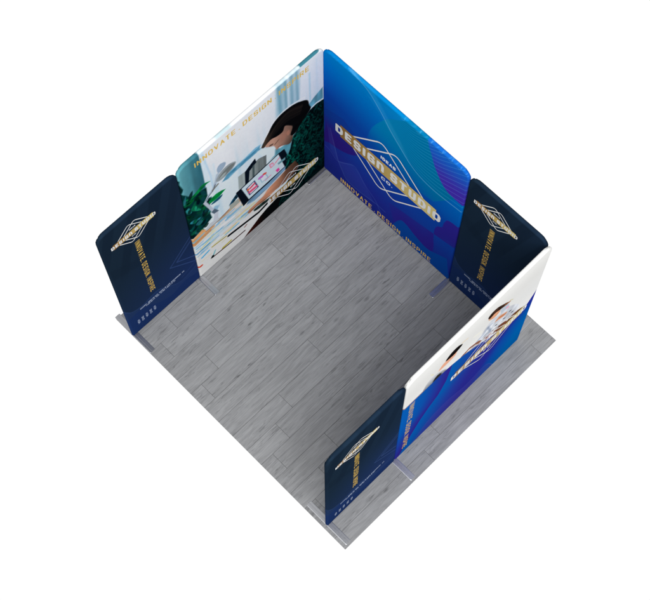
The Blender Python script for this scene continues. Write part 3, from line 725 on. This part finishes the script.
def logo(parent, u, v, s, step, words=True):
    """Two rounded diamonds behind a gold bar with the studio's name."""
    half, line = .53 * s, max(.020 * s, .011)
    def diamond(c):
        r = .13
        pts = []
        for (ax, az), (bx, bz) in (((0, 1), (1, 0)), ((1, 0), (0, -1)), ((0, -1), (-1, 0)), ((-1, 0), (0, 1))):
            pts.append((ax, az, bx, bz))
        out = []
        V4 = [(0, 1), (1, 0), (0, -1), (-1, 0)]
        for i in range(4):
            p, q, n = np.array(V4[i - 1], float), np.array(V4[i], float), np.array(V4[(i + 1) % 4], float)
            a = q + (p - q) * r; b = q + (n - q) * r
            for t in np.linspace(0, 1, 6):
                w = (1 - t) ** 2 * a + 2 * t * (1 - t) * q + t * t * b
                out.append((u + c * s + w[0] * half, v + w[1] * half))
        return out + [out[0]]
    x0, x1, z0, z1 = u - .85 * s, u + .85 * s, v - .6 * s, v + .6 * s
    m = stroke_mask([diamond(-.10), diamond(.10)], line, x0, x1, z0, z1, step)
    lg = runs_mesh('logo', m, x0, z0, step, -.0012, parent, MAT_WHITE)
    bm_ = np.ones((int(.262 * s / step), int(1.40 * s / step)), bool)
    runs_mesh('gold_bar', bm_, u - .70 * s, v - .131 * s, step, -.0026, lg, MAT_BANNER)
    th = .040 * s
    full = text_strokes('DESIGn STUDIO', 1.544 * s, .170 * s, th, .38, .80)
    st = [[(a + u - .772 * s, b + v - .085 * s) for a, b in pl] for pl in full]
    cut = len([1 for ch in 'DESIGn' for _ in GL[ch][1]])
    for part in (st[:cut], st[cut:]):
        runs_mesh('lettering', stroke_mask(part, th, x0, x1, v - .2 * s, v + .2 * s, step), x0, v - .2 * s, step, -.0040, lg, MAT_WHITE)
    return lg

GOLD, PALE = rgb(220, 182, 86), rgb(182, 192, 210)
def slogan(u0, v0, width, height, th):
    st = [[(a + u0, b + v0) for a, b in pl] for pl in text_strokes('INNOVATE . DESIGN . INSPIRE', width, height, th, .36, .50)]
    return lambda A: A.strokes(st, th, GOLD)

def slogan_down(u0, v_top, length, height, th):
    """The same words in condensed capitals, reading downwards."""
    st = [[(u0 + b, v_top - a) for a, b in pl] for pl in text_strokes('INNOVATE. DESIGN. INSPIRE', length, height, th, .52, .70)]
    return lambda A: A.strokes(st, th, GOLD)

def logo_words(u, v, s):
    t1 = [[(a + u - .108 * s, b + v + .180 * s) for a, b in pl] for pl in text_strokes('IDEAS', .215 * s, .062 * s, .014 * s, .32, .6)]
    t2 = [[(a + u - .080 * s, b + v - .255 * s) for a, b in pl] for pl in text_strokes('CO.', .165 * s, .062 * s, .014 * s, .34, .6)]
    return lambda A: A.strokes(t1 + t2, .015 * s, rgb(236, 236, 236))

def small_print(dv):
    r = random.Random(11); st = []
    for v, a, b in ((.502, .19, .815), (.466, .27, .69)):
        x = a
        while x < b:
            for _ in range(r.randint(3, 9)):
                if x > b: break
                k = r.random(); h = .019; z = v + dv
                if k < .3: st.append([(x, z), (x, z + h)])
                elif k < .65: st.append([(x, z), (x, z + h), (x + .008, z + h), (x + .008, z)])
                else: st.append([(x + .008, z + h), (x, z + h), (x, z), (x + .008, z)])
                x += .0165
            x += .012
    for i in range(5):
        x = .112 + i * .058
        for j in range(3):
            z = .205 + dv + j * .036
            st.append([(x, z), (x + .022, z), (x + .022, z + .024), (x, z + .024), (x, z)] if (i + j) % 2 else [(x, z), (x + .02, z + .012), (x, z + .024), (x + .02, z + .024)])
    return lambda A: A.strokes(st, .0075, PALE, .9)

def panel(name, loc, rot, W, art, label, feet, group, mark, words=(), step=.0036, rt=.11, xo=0.0):
    r = bpy.data.objects.new(name, None); COL.objects.link(r)
    r.empty_display_size = .2
    r.location = loc; r.rotation_euler = (0, 0, rot)
    r['label'] = label; r['category'] = 'exhibition display'
    r['group'] = group
    fabric('fabric_print', W, HEIGHT, art, r, step, rt, list(words) + [logo_words(*mark)], xo)
    for f in feet: foot(r, f)
    logo(r, *mark, .002 if mark[2] < .6 else .0025)
    return r

R90 = 1.5707963267948966
G = 'fabric displays standing on the grey floor'
# left side: narrow dark panel in front, wide photo panel behind
panel('fabric_display', (0, -2.948, 0), R90, 1.006, art_navy, 'narrow navy display with a gold logo, left of the picture of someone drawing', (.036,), G,
      (.395, 2.235, .365), (slogan_down(.367, 1.985, 1.29, .066, .0105), small_print(0)))
panel('fabric_display', (0, -1.941, 0), R90, 1.960, art_desk, 'wide display printed with a person in a green jumper drawing at a desk', (.0,), G,
      (1.45, .385, .51), (slogan(.212, 2.415, 1.535, .088, .015),))
# back: wide blue panel, narrow dark panel
panel('fabric_display', (.002, 0, 0), 0, 1.978, art_waves, 'wide blue display with wavy lines and a large white and gold diamond logo', (.0, 1.970), G,
      (.955, 1.247, 1.0), (slogan(.270, .050, 1.42, .098, .0135),), xo=-.011)
panel('fabric_display', (1.974, 0, 0), 0, .978, art_navy, 'narrow navy display with a gold logo, right of the wide blue wavy display', (.955,), G,
      (.385, 2.235, .365), (slogan_down(.350, 1.960, 1.27, .066, .0105), small_print(0)))
# right side, printed side outwards
panel('fabric_display', (CORNER_X, -1.905, 0), R90, 1.945, art_office, 'wide display, white above with two people and deep blue below', (.0,), G,
      (1.27, 1.262, .72), (slogan_down(.092, 1.80, 1.57, .072, .0125),))
panel('fabric_display', (CORNER_X, -2.912, 0), R90, 1.005, art_navy, 'narrow navy display with a gold logo at the nearest corner of the floor', (.036,), G,
      (.385, 2.17, .365), (slogan_down(.360, 1.90, 1.22, .066, .0105), small_print(-.03)))

# ---------------------------------------------------------------- camera
cx, cy, cz, yaw, pitch, roll, foc = 5.0967, -4.9474, 14.0903, 0.8009, 1.2008, -0.0100, 1356.6
import math as _m
fwd = Vector((-_m.cos(pitch) * _m.sin(yaw), _m.cos(pitch) * _m.cos(yaw), -_m.sin(pitch)))
right = Vector((_m.cos(yaw), _m.sin(yaw), 0)); up = right.cross(fwd)
r_ = right * _m.cos(roll) + up * _m.sin(roll); u_ = -right * _m.sin(roll) + up * _m.cos(roll)
cam = bpy.data.cameras.new('camera'); cam.sensor_fit = 'HORIZONTAL'; cam.sensor_width = 36; cam.lens = foc / 650 * 36
cam.clip_end = 200
co = bpy.data.objects.new('camera', cam); COL.objects.link(co)
M = Matrix((r_, u_, -fwd)).transposed().to_4x4(); M.translation = Vector((cx, cy, cz)); co.matrix_world = M
scene.camera = co

# ---------------------------------------------------------------- graded world light with white backdrop below, and lamp
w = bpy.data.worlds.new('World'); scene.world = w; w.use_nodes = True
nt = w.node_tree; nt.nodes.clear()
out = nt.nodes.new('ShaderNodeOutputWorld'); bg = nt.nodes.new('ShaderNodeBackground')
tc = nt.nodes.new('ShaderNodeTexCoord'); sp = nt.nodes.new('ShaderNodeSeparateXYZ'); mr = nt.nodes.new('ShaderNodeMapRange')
mr.inputs[1].default_value = -.76; mr.inputs[2].default_value = -.35; mr.inputs[3].default_value = 1.0; mr.inputs[4].default_value = .52  # white only steeply downwards; dimmed elsewhere, out of view, to shape the light
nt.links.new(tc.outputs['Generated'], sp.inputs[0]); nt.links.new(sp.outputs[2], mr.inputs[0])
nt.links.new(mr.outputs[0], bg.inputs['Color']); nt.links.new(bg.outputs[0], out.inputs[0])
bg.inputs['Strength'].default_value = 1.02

def softbox(name, loc, target, size, watts, color=(1, 1, 1)):
    l = bpy.data.lights.new(name, 'AREA'); l.shape = 'RECTANGLE'; l.size, l.size_y = size; l.energy = watts; l.color = color
    o = bpy.data.objects.new(name, l); COL.objects.link(o)
    o.location = loc
    o.rotation_euler = (Vector(target) - Vector(loc)).to_track_quat('-Z', 'Y').to_euler()
softbox('studio_softbox', (12.0, -8.9, 21.8), (1.5, -1.4, .5), (15, 15), 5600)

scene.view_settings.view_transform = 'Standard'; scene.view_settings.look = 'None'
scene.view_settings.exposure = 0; scene.view_settings.gamma = 1
scene.cycles.max_bounces = 8
